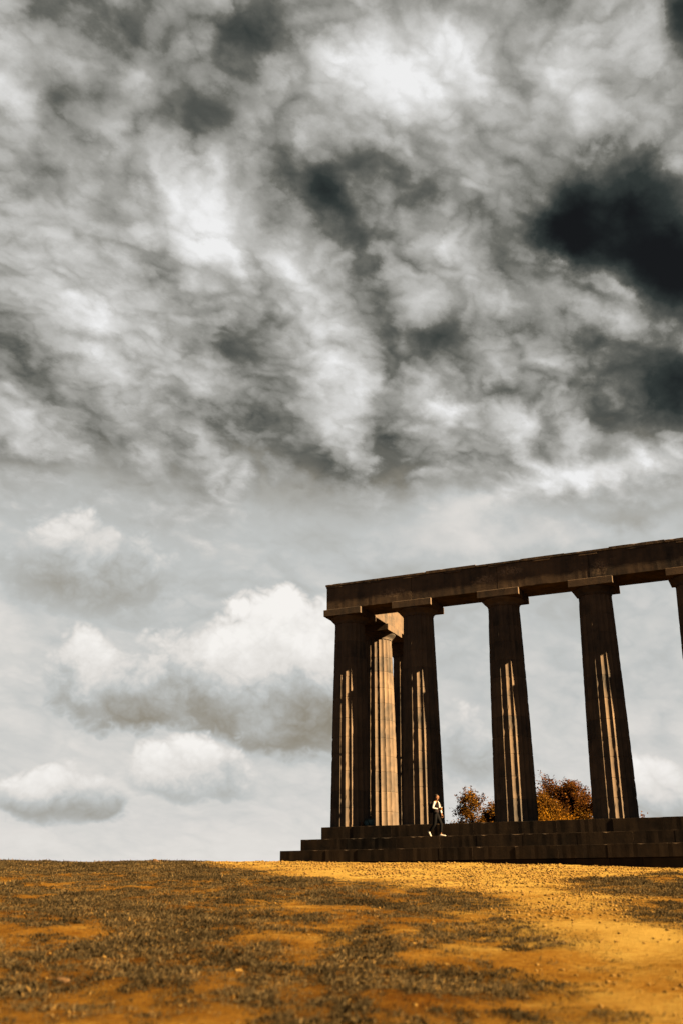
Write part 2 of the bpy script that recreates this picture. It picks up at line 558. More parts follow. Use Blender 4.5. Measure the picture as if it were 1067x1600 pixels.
def ground_material():
    m, n, b = new_mat('dry_earth')
    geo = n.n.new('ShaderNodeNewGeometry')
    P = geo.outputs['Position']
    at = n.n.new('ShaderNodeAttribute')
    at.attribute_name = 'turf'
    turf = at.outputs['Fac']
    at2 = n.n.new('ShaderNodeAttribute')
    at2.attribute_name = 'track'
    track = at2.outputs['Fac']
    big = n.noise(P, 0.22, 4, 0.55)
    mid = n.noise(P, 1.1, 6, 0.62, dist=0.4)
    fine = n.noise(P, 11.0, 7, 0.7)
    grit = n.noise(P, 60.0, 4, 0.75)
    f = n.add(n.mul(big, 0.35), n.add(n.mul(mid, 0.40), n.mul(fine, 0.36)))
    f = n.add(f, n.mul(track, 0.19))
    soil = n.ramp(f, [(0.32, (.0085, .0034, .0010)), (0.45, (.025, .0102, .0016)), (0.60, (.060, .0315, .0058)), (0.77, (.112, .0775, .0205))])
    soil = n.mix(n.maprange(grit, 0.35, 0.7, 0.0, 0.45), soil, (.018, .0085, .0018))
    humus = n.mix(fine, (.0045, .0024, .0010), (.015, .0080, .0026))
    col = n.mix(n.mul(turf, 0.75), soil, humus)
    n.base(b.inputs['Base Color'], col)
    b.inputs['Roughness'].default_value = 0.95
    b.inputs['Specular IOR Level'].default_value = 0.0
    bn = n.n.new('ShaderNodeBump')
    bn.inputs['Strength'].default_value = 1.0
    bn.inputs['Distance'].default_value = 0.055
    n.l.new(n.add(fine, n.mul(grit, 0.5)), bn.inputs['Height'])
    n.l.new(bn.outputs[0], b.inputs['Normal'])
    return m


gme = mesh_fast('ground', V, F, ground_material(), smooth=True)
dens = grass_density(V[:, 0], V[:, 1])
fade = np.exp(-np.maximum(np.hypot(SS.ravel() - 25, LL.ravel()) - 45, 0) / 30)
a = gme.attributes.new('turf', 'FLOAT', 'POINT')
a.data.foreach_set('value', (dens * fade + (1 - fade) * 0.6).astype(np.float32))
a = gme.attributes.new('track', 'FLOAT', 'POINT')
a.data.foreach_set('value', (path_mask(SS.ravel(), LL.ravel(), 3.8) * fade).astype(np.float32))
ground = obj('ground', gme)
tag(ground, 'dry ochre hilltop earth with a worn bare track', 'ground', kind='structure')

# ------------------------------------------------------------------ the monument
H = 10.433                      # column height with capital
R0, R1 = 0.952, 0.741           # lower and upper radius
CAPN = 0.68                     # neck below the beam
XS = [0.03, 3.69] + [3.69 + 4.296 * i for i in range(1, 6)] + [3.69 + 4.296 * 5 + 3.66]
YS = [3.66, 7.956]
X_END = XS[-1]
EDGE = 1.03                     # platform edge beyond the corner column axis

monument = empty('temple_colonnade', (0, 0, 0))
tag(monument, 'unfinished soot-dark stone temple colonnade of fluted columns carrying one beam on three steps', 'monument')


def shaft_radius(z):
    t = z / (H - CAPN)
    return R0 + (R1 - R0) * t + 0.018 * math.sin(math.pi * t)


def drum_mesh(z0, z1, seed, top=False):
    rng = np.random.default_rng(seed)
    NF, SEG = 20, 8
    na = NF * SEG
    ang = np.arange(na) / na * 2 * math.pi
    ph = (np.arange(na) % SEG) / SEG            # 0 = arris
    depth = 0.068 * np.sin(math.pi * ph) ** 0.85
    zs = [z0, z0 + 0.006, z0 + 0.022] + list(np.linspace(z0, z1, 6)[1:-1]) + [z1 - 0.022, z1 - 0.006, z1]
    ins = [0.014, 0.006, 0.0] + [0, 0, 0, 0] + [0.0, 0.006, 0.014]
    V = []
    for i, (z, di) in enumerate(zip(zs, ins)):
        r = shaft_radius(z) - di - depth * (r1 := shaft_radius(z) / R0)
        chip = np.zeros(na)
        for k in range(NF):                      # worn arrises
            if rng.random() < 0.20:
                chip[k * SEG] = rng.uniform(0.002, 0.012)
            if rng.random() < 0.05:
                chip[k * SEG] = rng.uniform(0.012, 0.03)
        if top and i >= len(zs) - 3:
            chip[:] = 0
        r = r - chip
        # arris centred at +-9 deg of the front: front flute faces -Y
        a = ang + math.radians(9.0) - math.pi / 2
        V.append(np.stack([np.cos(a) * r, np.sin(a) * r, np.full(na, z)], 1))
    nr = len(zs)
    V = np.concatenate(V)
    F = []
    for i in range(nr - 1):
        for j in range(na):
            j2 = (j + 1) % na
            F.append((i * na + j, i * na + j2, (i + 1) * na + j2, (i + 1) * na + j))
    F.append(tuple(range(na))[::-1])
    F.append(tuple(range((nr - 1) * na, nr * na)))
    return mesh_np('drum', V, F, M_DRUM)


def lathe(name, prof, mat, n=64, smooth=True):
    V = []
    F = []
    for r, z in prof:
        for j in range(n):
            a = 2 * math.pi * j / n
            V.append((r * math.cos(a), r * math.sin(a), z))
    m = len(prof)
    for i in range(m - 1):
        for j in range(n):
            j2 = (j + 1) % n
            F.append((i * n + j, i * n + j2, (i + 1) * n + j2, (i + 1) * n + j))
    F.append(tuple(range(n))[::-1])
    F.append(tuple(range((m - 1) * n, m * n)))
    return mesh_np(name, V, F, mat, smooth=smooth)


def box_mesh(name, x0, x1, y0, y1, z0, z1, mat, bev=0.012, seed=0, rough=0.0):
    """block with worn edges"""
    bm = bmesh.new()
    bmesh.ops.create_cube(bm, size=1)
    for v in bm.verts:
        v.co = Vector((x0 + (v.co.x + .5) * (x1 - x0), y0 + (v.co.y + .5) * (y1 - y0), z0 + (v.co.z + .5) * (z1 - z0)))
    if bev:
        bmesh.ops.bevel(bm, geom=list(bm.edges), offset=bev, segments=1, affect='EDGES')
    if rough:
        rng = random.Random(seed)
        for v in bm.verts:
            v.co += Vector((rng.uniform(-rough, rough), rng.uniform(-rough, rough), rng.uniform(-rough, rough)))
    me = bpy.data.meshes.new(name)
    bm.to_mesh(me)
    bm.free()
    me.materials.append(mat)
    return me


def worn_block(name, x0, x1, y0, y1, z0, z1, mat, seed, top=True, big=0.05):
    """block whose front edge is worn and chipped along its length"""
    rg = random.Random(seed)
    n = max(4, int((x1 - x0) / 0.16))
    V, F = [], []
    for i in range(n + 1):
        x = x0 + (x1 - x0) * i / n
        c = rg.uniform(0.001, 0.004)
        if rg.random() < 0.07:
            c = rg.uniform(0.02, big)
        if i in (0, n):
            c += 0.004
        c2 = rg.uniform(0.003, 0.010)
        j = rg.uniform(-.002, .002)
        if top:
            prof = [(y0 + j, z0 + c2), (y0 + j, z1 - c), (y0 + j + c * .9, z1), (y1, z1), (y1, z0), (y0 + j + c2, z0)]
        else:
            prof = [(y0 + j, z0 + c), (y0 + j, z1 - c2), (y0 + j + c2, z1), (y1, z1), (y1, z0), (y0 + j + c * .9, z0)]
        V += [(x, a, b) for a, b in prof]
    m = 6
    for i in range(n):
        for k in range(m):
            k2 = (k + 1) % m
            F.append((i * m + k, (i + 1) * m + k, (i + 1) * m + k2, i * m + k2)[::-1])
    F.append(tuple(range(m))[::-1])
    F.append(tuple(range(n * m, n * m + m)))
    me = mesh_np(name, V, F, mat)
    bm = bmesh.new()
    bm.from_mesh(me)
    bmesh.ops.recalc_face_normals(bm, faces=bm.faces)
    bm.to_mesh(me)
    bm.free()
    return me


# three sets of drums with different joint heights
rng = random.Random(4)
DRUMSETS = []
for k in range(3):
    nd = 11
    hs_ = [rng.uniform(0.85, 1.15) for _ in range(nd)]
    tot = sum(hs_)
    zs_ = [0]
    for h in hs_:
        zs_.append(zs_[-1] + h / tot * (H - CAPN))
    DRUMSETS.append([drum_mesh(zs_[i], zs_[i + 1], 100 * k + i, i == nd - 1) for i in range(nd)])

ECH = [(R1 - 0.012, H - CAPN - 0.001), (R1 + 0.004, H - CAPN + 0.012), (R1 + 0.004, H - CAPN + 0.026), (R1 - 0.004, H - CAPN + 0.030),
       (R1 + 0.014, H - CAPN + 0.042), (R1 + 0.014, H - CAPN + 0.056), (R1 + 0.006, H - CAPN + 0.060), (R1 + 0.026, H - CAPN + 0.072), (R1 + 0.026, H - CAPN + 0.09),
       (R1 + 0.075, H - CAPN + 0.145), (R1 + 0.135, H - CAPN + 0.205), (R1 + 0.19, H - CAPN + 0.262), (R1 + 0.222, H - CAPN + 0.305), (R1 + 0.225, H - CAPN + 0.325), (R1 + 0.21, H - CAPN + 0.3385)]
ME_ECH = lathe('echinus', ECH, M_DRUM)
ME_ABA = [box_mesh('abacus', -1.0, 1.0, -1.0, 1.0, H - 0.340, H - 0.004, M_ARCH, 0.012, s, 0.004) for s in range(3)]


def column(x, y, k):
    c = empty('column', (x, y, 0), monument)
    for d, me in enumerate(DRUMSETS[k % 3]):
        obj('drum', me, c, (0, 0, 0), RAD(18) * ((k * 7 + d * 3) % 20))
    obj('echinus', ME_ECH, c)
    obj('abacus', ME_ABA[k % 3], c)
    return c


spots = [(x, 0) for x in XS] + [(XS[0], y) for y in YS] + [(X_END, y) for y in YS]
for k, (x, y) in enumerate(spots):
    column(x, y, k)

# beam of three parallel slabs per bay, with a band and short ledges on its outer face
BT = 0.885
ZB, ZT = H, H + 1.21
beam = empty('architrave', (0, 0, 0), monument)
rng = random.Random(9)
cuts = [XS[0] - BT] + XS[1:-1] + [X_END + BT]
G = 0.009
for i in range(len(cuts) - 1):
    x0, x1 = cuts[i] + G, cuts[i + 1] - G
    for j, (y0, y1) in enumerate([(-BT, -0.30), (-0.292, 0.292), (0.30, BT)]):
        dy_ = rng.uniform(-0.004, 0.004)
        dt_ = rng.uniform(-0.01, 0.01)
        obj('beam_slab', worn_block('beam_slab', x0, x1, y0 + dy_, y1 + dy_, ZB, ZT + dt_, M_ARCH, 50 + i * 3 + j, False, 0.04), beam)
# band (taenia)
x = XS[0] - BT - 0.045
k = 0
while x < X_END + BT:
    x2 = min(x + rng.uniform(2.0, 2.9), X_END + BT + 0.07)
    if X_END + BT - x2 < 0.8:
        x2 = X_END + BT + 0.07
    h = rng.uniform(-0.025, 0.02)
    obj('band_course', worn_block('band_course', x + 0.004, x2 - 0.004, -BT - 0.045, BT - 0.02, ZT + 0.012, ZT + 0.135 + h, M_ARCH, 200 + k, True, 0.06), beam)
    x = x2
    k += 1
# ledges (regulae) under the band: one over each column, one over each gap
reg = []
axes = XS
for i in range(len(axes)):
    xx = axes[i]
    if i == 0: xx = XS[0] - BT + 0.42
    if i == len(axes) - 1: xx = X_END + BT - 0.42
    reg.append(xx)
mid = [(reg[i] + reg[i + 1]) / 2 for i in range(len(reg) - 1)]
for k, xx in enumerate(sorted(reg + mid)):
    obj('ledge', box_mesh('ledge', xx - 0.42, xx + 0.42, -BT - 0.040, -BT + 0.05, ZT - 0.085 + rng.uniform(-.01, .01), ZT + 0.008, M_ARCH, 0.008, 300 + k, 0.004), beam)
# returns on both flanks
for fx in (XS[0], X_END):
    ycuts = [BT + 0.012, YS[0], YS[1] + 0.95]
    for i in range(2):
        for j, (u0, u1) in enumerate([(-BT, -0.30), (-0.292, 0.292), (0.30, BT)]):
            obj('beam_slab', box_mesh('beam_slab', fx + u0, fx + u1, ycuts[i] + G, ycuts[i + 1] - G, ZB, ZT + 0.05, M_ARCH, 0.010, 400 + i * 3 + j, 0.003), beam)

# three steps and the footing course, all of separate blocks
LEVELS = [(0.0, -0.552, EDGE), (-0.556, -1.069, EDGE + 0.70), (-1.073, -1.585, EDGE + 1.40)]
Y_BACK = 11.0
for li, (zt, zb, e) in enumerate(LEVELS):
    st = empty('step', (0, 0, 0), monument)
    rng = random.Random(21 + li)
    dep = 1.15
    x = XS[0] - e
    k = 0
    while x < X_END + e - 0.01:
        x2 = x + rng.uniform(1.45, 2.35)
        if X_END + e - x2 < 0.9:
            x2 = X_END + e
        pr = rng.uniform(-0.006, 0.006)
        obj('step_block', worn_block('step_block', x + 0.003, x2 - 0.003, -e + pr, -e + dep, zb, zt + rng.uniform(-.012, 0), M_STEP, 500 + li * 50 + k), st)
        x = x2
        k += 1
    for sx in (XS[0] - e, X_END + e - dep):
        y = -e + dep + 0.006
        while y < Y_BACK + e - 0.01:
            y2 = y + rng.uniform(1.5, 2.3)
            if Y_BACK + e - y2 < 0.9:
                y2 = Y_BACK + e
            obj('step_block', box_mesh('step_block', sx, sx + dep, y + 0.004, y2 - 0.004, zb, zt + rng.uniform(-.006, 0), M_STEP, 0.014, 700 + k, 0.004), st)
            y = y2
            k += 1
foot = empty('footing', (0, 0, 0), monument)
e = EDGE + 1.40 - 0.07
x = XS[0] - e
rng = random.Random(77)
while x < X_END + e - 0.01:
    x2 = x + rng.uniform(1.2, 2.0)
    if X_END + e - x2 < 0.8:
        x2 = X_END + e
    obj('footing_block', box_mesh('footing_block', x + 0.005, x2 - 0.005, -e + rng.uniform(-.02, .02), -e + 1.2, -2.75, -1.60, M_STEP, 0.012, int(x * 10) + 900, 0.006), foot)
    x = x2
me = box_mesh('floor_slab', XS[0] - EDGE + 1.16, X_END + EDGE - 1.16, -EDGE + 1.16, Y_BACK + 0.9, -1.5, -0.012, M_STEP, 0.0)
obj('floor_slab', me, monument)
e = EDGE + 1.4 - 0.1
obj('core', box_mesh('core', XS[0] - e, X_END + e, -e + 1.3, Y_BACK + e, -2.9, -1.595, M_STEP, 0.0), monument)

# ------------------------------------------------------------------ trees behind the monument
def tube(V, F, pts, rads, n=6):
    base = len(V)
    for i, (p, r) in enumerate(zip(pts, rads)):
        d = (pts[min(i + 1, len(pts) - 1)] - pts[max(i - 1, 0)])
        d = d.normalized() if d.length > 1e-6 else Vector((0, 0, 1))
        a = d.orthogonal().normalized()
        b = d.cross(a)
        for j in range(n):
            t = 2 * math.pi * j / n
            V.append(p + (a * math.cos(t) + b * math.sin(t)) * r)
    for i in range(len(pts) - 1):
        for j in range(n):
            j2 = (j + 1) % n
            F.append((base + i * n + j, base + i * n + j2, base + (i + 1) * n + j2, base + (i + 1) * n + j))


def leaf_material(name, stops):
    m, n, b = new_mat(name)
    at = n.n.new('ShaderNodeAttribute')
    at.attribute_name = 'hue'
    c = n.ramp(at.outputs['Fac'], stops)
    n.base(b.inputs['Base Color'], c)
    b.inputs['Roughness'].default_value = 0.75
    b.inputs['Specular IOR Level'].default_value = 0.0
    tr = n.n.new('ShaderNodeBsdfTranslucent')
    n.base(tr.inputs['Color'], c)
    mx = n.n.new('ShaderNodeMixShader')
    mx.inputs[0].default_value = 0.35
    n.l.new(b.outputs[0], mx.inputs[1])
    n.l.new(tr.outputs[0], mx.inputs[2])
    n.l.new(mx.outputs[0], n.n['Material Output'].inputs['Surface'])
    return m


M_BARK = plain('bark', (.016, .011, .008), 0.9, 0.1, 0.35, 9.0, 0.6)
M_LEAF_RUSSET = leaf_material('russet_leaves', [(0.0, (0.0079, 0.0034, 0.0017)), (0.45, (0.0224, 0.0088, 0.0030)), (0.8, (0.0474, 0.0182, 0.0033)), (1.0, (0.0725, 0.0344, 0.0054))])
M_LEAF_AMBER = leaf_material('amber_leaves', [(0.0, (0.0111, 0.0056, 0.0021)), (0.45, (0.0335, 0.0150, 0.0027)), (0.8, (0.0614, 0.0281, 0.0041)), (1.0, (0.0893, 0.0500, 0.0079))])
M_LEAF_GOLD = leaf_material('golden_leaves', [(0.0, (0.0268, 0.0109, 0.0013)), (0.5, (0.0643, 0.0270, 0.0026)), (1.0, (0.1018, 0.0509, 0.0045))])


def tree(name, label, x, y, height, spread, seed, leafmat, trunk_h, leaf=0.12, leaves_per=16, levels=5, hue0=0.5, squash=0.8):
    rng = random.Random(seed)
    z0 = float(ground_height(np.array([x]), np.array([y]), False)[0]) - 0.15
    root = empty(name, (x, y, z0))
    tag(root, label, 'tree' if 'tree' in name else 'shrub')
    TV, TF, tips = [], [], []
    top = height - z0

    def grow(p, d, length, r, lev):
        pts = [p]
        rads = [r]
        q = p.copy()
        dd = d.copy()
        nseg = 4
        for i in range(nseg):
            dd = (dd + Vector((rng.gauss(0, .16), rng.gauss(0, .16), rng.gauss(0.02, .10)))).normalized()
            q = q + dd * (length / nseg)
            pts.append(q.copy())
            rads.append(max(0.006, r * (1 - 0.42 * (i + 1) / nseg)))
            if lev <= 2:
                tips.append((q.copy(), lev))
        tube(TV, TF, pts, rads, 6 if lev > 2 else 4)
        if lev == 0:
            return
        nk = rng.choice((2, 3, 3)) if lev > 1 else rng.choice((2, 3))
        for _ in range(nk):
            ax = dd.orthogonal().normalized()
            ax.rotate(Matrix.Rotation(rng.uniform(0, 6.283), 3, dd))
            nd = dd.copy()
            nd.rotate(Matrix.Rotation(rng.uniform(0.35, 0.85), 3, ax))
            nd.z *= squash
            nd = nd.normalized()
            st = pts[rng.choice((2, 3, 4, 4))]
            grow(st, nd, length * rng.uniform(0.66, 0.86), r * 0.58, lev - 1)

    first = (top - trunk_h) * 0.36
    nst = 1 if trunk_h > 1 else 4
    for s_ in range(nst):
        d0 = Vector((rng.uniform(-.5, .5), rng.uniform(-.5, .5), 1)).normalized() if nst > 1 else Vector((0.05, 0, 1)).normalized()
        if nst == 1:
            base_pts = [Vector((0, 0, 0)), Vector((0.03, 0, trunk_h * .5)), Vector((0.08, 0.02, trunk_h))]
            tube(TV, TF, base_pts, [0.24, 0.18, 0.16], 8)
            for kk in range(4):
                a_ = kk * 1.57 + rng.uniform(-.4, .4)
                dd = Vector((math.cos(a_) * rng.uniform(.5, 1.0), math.sin(a_) * rng.uniform(.5, 1.0), 1)).normalized()
                grow(base_pts[-1] - Vector((0, 0, .05 * kk)), dd, first, 0.11, levels - 1)
        else:
            grow(Vector((rng.uniform(-.3, .3), rng.uniform(-.3, .3), 0)), d0, first, 0.06, levels - 1)
    # fit the skeleton to the wanted spread and height
    P = np.array([tuple(v) for v in TV])
    T_ = np.array([tuple(p) for p, _ in tips])
    sz = top * 0.97 / T_[:, 2].max()
    sxy = spread / np.percentile(np.hypot(T_[:, 0], T_[:, 1]), 96)
    sc = np.array([sxy, sxy, sz])
    P *= sc
    T_ *= sc
    P[:, 2] = top * (np.maximum(P[:, 2], 0) / top) ** 0.8
    T_[:, 2] = top * (np.maximum(T_[:, 2], 0) / top) ** 0.8
    tr = obj('trunk', mesh_np('trunk', P, TF, M_BARK, True), root)
    # leaves along the twigs
    g = np.random.default_rng(seed)
    n = len(T_) * leaves_per
    C = np.repeat(T_, leaves_per, 0) + g.normal(0, 0.21, (n, 3)) * np.array([1, 1, .8])
    clump = fbm(C[:, 0] / 0.65 + 9, C[:, 2] / 0.5 + C[:, 1] * 1.3, 3, seed)
    keep = (clump > 0.44) & (C[:, 2] > 0.4)
    C = C[keep]
    clump = clump[keep]
    n = len(C)
    a1 = g.normal(size=(n, 3)); a1[:, 2] *= 0.6
    a1 /= np.linalg.norm(a1, axis=1)[:, None]
    a2 = g.normal(size=(n, 3))
    a2 -= (a2 * a1).sum(1)[:, None] * a1
    a2 /= np.linalg.norm(a2, axis=1)[:, None]
    L = leaf * g.uniform(.6, 1.25, n)[:, None]
    W = L * g.uniform(.32, .5, n)[:, None]
    nrm = np.cross(a1, a2)
    v0 = C - a1 * L * .5
    v1 = C + a2 * W * .5 + nrm * L * .08
    v2 = C + a1 * L * .5
    v3 = C - a2 * W * .5 + nrm * L * .08
    V = np.stack([v0, v1, v2, v3], 1).reshape(-1, 3)
    F = np.arange(4 * n).reshape(n, 4)
    me = mesh_fast('crown', V, F, leafmat)
    hue = np.clip(g.normal(hue0 - .12, .26, n) + (clump - .5) * 1.2, 0, 1)
    at = me.attributes.new('hue', 'FLOAT', 'FACE')
    at.data.foreach_set('value', hue.astype(np.float32))
    obj('crown', me, root)
    return root


tree('autumn_tree', 'tall russet autumn tree between the two right-hand columns', 5.35, 23.5, 4.85, 4.2, 5, M_LEAF_RUSSET, 2.4, leaf=0.17, leaves_per=24, levels=6, hue0=0.5)
tree('autumn_tree', 'lower amber-brown autumn tree partly hidden behind the middle column', 2.3, 22.5, 3.9, 4.4, 12, M_LEAF_AMBER, 2.0, leaf=0.17, leaves_per=30, levels=6, hue0=0.5)
tree('golden_shrub', 'bright orange shrub low in front of the russet tree', 5.3, 19.6, 2.45, 2.4, 31, M_LEAF_GOLD, 0.2, leaf=0.15, leaves_per=14, levels=5, hue0=0.6)

# ------------------------------------------------------------------ people and bags
M_SKIN = plain('skin', (0.0734, 0.0367, 0.0216), 0.6, 0.3, 0.06)
M_HAIR = plain('dark_hair', (0.0048, 0.0036, 0.0030), 0.6, 0.3, 0.3, 60)
M_BLACK = plain('black_cloth', (0.0018, 0.0018, 0.0021), 0.9, 0.15, 0.25, 20)
M_VEST = plain('dark_plum_cloth', (0.0072, 0.0054, 0.0060), 0.9, 0.15, 0.2, 20)
M_WHITE = plain('white_cotton', (0.1607, 0.1562, 0.1607), 0.85, 0.2, 0.08, 20)
M_SHOE = plain('white_leather', (0.1296, 0.1210, 0.1166), 0.6, 0.3, 0.08, 20)
M_PACK = plain('grey_nylon', (0.0140, 0.0168, 0.0168), 0.7, 0.25, 0.2, 40)
M_TEAL = plain('dark_teal_nylon', (0.0224, 0.0448, 0.0532), 0.6, 0.3, 0.25, 30)
M_CUP = plain('orange_card', (0.0825, 0.0310, 0.0049), 0.6, 0.3, 0.05)
M_TAN = plain('tan_paper', (0.0350, 0.0192, 0.0123), 0.9, 0.1, 0.2, 25)


def skin_mesh(name, chains, mat, sub=2):
    """chains: list of [(x,y,z,r or (rx,ry)), ...]; a chain whose first point equals an existing point grows from it"""
    pts, rad, edges, key = [], [], [], {}
    for ch in chains:
        prev = None
        for (x, y, z, r) in ch:
            kq = (round(x, 4), round(y, 4), round(z, 4))
            if kq in key:
                i = key[kq]
            else:
                i = len(pts)
                key[kq] = i
                pts.append((x, y, z))
                rad.append(r if isinstance(r, tuple) else (r, r))
            if prev is not None:
                edges.append((prev, i))
            prev = i
    me = bpy.data.meshes.new(name)
    me.from_pydata(pts, edges, [])
    o = bpy.data.objects.new('tmp', me)
    COL.objects.link(o)
    o.modifiers.new('skin', 'SKIN')
    for i, sv in enumerate(me.skin_vertices[0].data):
        sv.radius = rad[i]
        sv.use_root = (i == 0)
    if sub:
        md = o.modifiers.new('sub', 'SUBSURF')
        md.levels = sub
        md.render_levels = sub
    dg = bpy.context.evaluated_depsgraph_get()
    dg.update()
    out = bpy.data.meshes.new_from_object(o.evaluated_get(dg))
    out.name = name
    bpy.data.objects.remove(o)
    out.materials.clear()
    out.materials.append(mat)
    out.polygons.foreach_set('use_smooth', [True] * len(out.polygons))
    return out


def ellipsoid(name, c, r, mat, seg=20, rings=12, fn=None):
    bm = bmesh.new()
    bmesh.ops.create_uvsphere(bm, u_segments=seg, v_segments=rings, radius=1)
    for v in bm.verts:
        p = v.co.copy()
        if fn:
            p = fn(p)
        v.co = Vector((c[0] + p.x * r[0], c[1] + p.y * r[1], c[2] + p.z * r[2]))
    me = bpy.data.meshes.new(name)
    bm.to_mesh(me)
    bm.free()
    me.materials.append(mat)
    me.polygons.foreach_set('use_smooth', [True] * len(me.polygons))
    return me


PX, PY, PZ = 4.74, -1.40, -0.556
person = empty('person', (PX, PY, PZ))
tag(person, 'person in dark vest, white sleeves and black trousers striding along the middle step', 'person')
# joints (facing +X; the camera is on the -Y side)
hipL, hipR = (0.0, 0.09, 0.93), (0.0, -0.09, 0.93)
kneeF, ankF = (0.20, 0.09, 0.50), (0.17, 0.09, 0.085)       # far leg forward, planted
kneeB, ankB = (-0.06, -0.09, 0.48), (-0.32, -0.09, 0.19)    # near leg behind, heel lifted
shR, elR, wrR = (0.02, -0.20, 1.43), (-0.05, -0.26, 1.17), (0.19, -0.20, 1.13)
shL, elL, wrL = (0.05, 0.20, 1.42), (0.13, 0.24, 1.15), (0.20, 0.20, 0.93)


def fingers(base, d, side, up, curl):
    """five bent fingers of unequal length rooted in the palm"""
    d, side, up = Vector(d).normalized(), Vector(side).normalized(), Vector(up).normalized()
    out = []
    b = Vector(base)
    for i, ln in enumerate((0.068, 0.078, 0.073, 0.058)):
        p0 = b + side * (0.030 - 0.020 * i)
        p1 = p0 + d * ln * .5 + up * (-curl * .25 * ln)
        p2 = p1 + (d * (1 - curl) - up * curl).normalized() * ln * .55
        out.append([(*(p0 - d * .02), .010), (*p0, .010), (*p1, .009), (*p2, .007)])
    p0 = b - d * .045 + side * .034
    p1 = p0 + (d + side * .9).normalized() * .038
    p2 = p1 + (d - up * curl * .6).normalized() * .032
    out.append([(*p0, .012), (*p1, .010), (*p2, .008)])
    return out


body_chains = [   # torso and head, two legs, two arms
    [(0.0, 0.0, 0.97, (.115, .085)), (0.01, 0, 1.12, (.135, .10)), (0.02, 0, 1.30, (.155, .115)), (0.03, 0, 1.42, (.13, .09)), (0.045, 0, 1.50, .058), (0.060, 0, 1.56, .062),
     (0.075, 0, 1.615, (.078, .088)), (0.075, 0, 1.68, (.080, .095)), (0.068, 0, 1.735, (.060, .072))],
    [(0.0, 0.0, 0.97, (.115, .085)), (*hipL, .078), (0.11, 0.09, 0.70, .078), (*kneeF, .056), (0.185, 0.09, 0.30, .054), (*ankF, .038)],
    [(0.0, 0.0, 0.97, (.115, .085)), (*hipR, .078), (-0.02, -0.09, 0.70, .078), (*kneeB, .056), (-0.175, -0.09, 0.345, .054), (*ankB, .038)],
    [(0.03, 0, 1.42, (.13, .09)), (*shR, .058), (*elR, .042), (*wrR, .028), (0.255, -0.185, 1.125, (.036, .018))],
    [(0.03, 0, 1.42, (.13, .09)), (*shL, .058), (*elL, .042), (*wrL, .028), (0.22, 0.19, 0.865, (.018, .036))],
]
body = skin_mesh('body', body_chains, M_SKIN, 2)


def add_to(me, others):
    bm = bmesh.new()
    bm.from_mesh(me)
    for m2 in others:
        bm.from_mesh(m2)
        bpy.data.meshes.remove(m2)
    bm.to_mesh(me)
    bm.free()
    me.polygons.foreach_set('use_smooth', [True] * len(me.polygons))


extra = []
for ch in fingers((0.265, -0.185, 1.125), (1, .1, 0), (0, -.3, 1), (0, -1, -.2), 0.75) + fingers((0.222, 0.19, 0.845), (.15, 0, -1), (1, 0, .1), (0, 1, 0), 0.35):
    extra.append(skin_mesh('finger', [ch], M_SKIN, 1))
# face: nose, ears, brow and chin
extra.append(ellipsoid('nose', (0.163, -0.004, 1.650), (.022, .014, .024), M_SKIN, 8, 6))
extra.append(ellipsoid('chin', (0.125, 0, 1.583), (.034, .030, .024), M_SKIN, 8, 6))
for sy in (-1, 1):
    extra.append(ellipsoid('ear', (0.062, sy * 0.083, 1.652), (.020, .012, .032), M_SKIN, 8, 6))
add_to(body, extra)
obj('body', body, person)
for sy in (-1, 1):
    e_ = obj('eye', ellipsoid('eye', (0.146, sy * 0.032, 1.668), (.009, .012, .007), M_HAIR, 8, 6), person)
obj('mouth', ellipsoid('mouth', (0.150, 0, 1.608), (.010, .024, .005), plain('lips', (.10, .035, .026), .6, .3, .05), 8, 6), person)


def hair_fn(p):
    q = p.copy()
    if q.x > 0.45 and q.z < 0.55:
        q.x = 0.45
    return q


obj('hair', ellipsoid('hair', (0.050, 0, 1.705), (.108, .098, .088), M_HAIR, 20, 12, hair_fn), person)
obj('beard', ellipsoid('beard', (0.110, 0, 1.580), (.046, .052, .030), M_HAIR, 12, 8), person)
def grown(ch, g):
    o_ = []
    for (x, y, z, r) in ch:
        o_.append((x, y, z, tuple(q + g for q in r) if isinstance(r, tuple) else r + g))
    return o_
tro = [grown([(0.0, 0.0, 0.985, (.152, .115))] + body_chains[1][1:-1], .020) + [(0.172, 0.09, 0.135, .052)],
       grown([(0.0, 0.0, 0.985, (.152, .115))] + body_chains[2][1:-1], .020) + [(-0.29, -0.09, 0.225, .052)],
       [(0.0, 0.0, 0.985, (.166, .126)), (0.005, 0, 1.08, (.155, .120))]]
obj('trousers', skin_mesh('trousers', tro, M_BLACK, 2), person)
vest = [[(0.002, 0, 0.96, (.172, .135)), (0.004, 0, 1.05, (.164, .128)), (0.01, 0, 1.12, (.152, .116)), (0.02, 0, 1.30, (.172, .132)), (0.03, 0, 1.415, (.150, .108)), (0.04, 0, 1.475, .082)],
        [(0.03, 0, 1.415, (.150, .108)), (0.022, -0.165, 1.435, .070)], [(0.03, 0, 1.415, (.150, .108)), (0.045, 0.165, 1.43, .070)]]
obj('vest', skin_mesh('vest', vest, M_VEST, 2), person)
obj('sleeve', skin_mesh('sleeve', [[(0.015, -0.195, 1.455, .050), (*shR, .062), (-0.02, -0.235, 1.29, .054), (*elR, .049), (0.08, -0.23, 1.145, .042), (0.165, -0.205, 1.132, .038)]], M_WHITE, 2), person)
obj('sleeve', skin_mesh('sleeve', [[(0.05, 0.185, 1.44, .066), (*shL, .072), (0.09, 0.225, 1.28, .062), (*elL, .056), (0.165, 0.222, 1.04, .047), (0.192, 0.206, 0.96, .042)]], M_WHITE, 2), person)
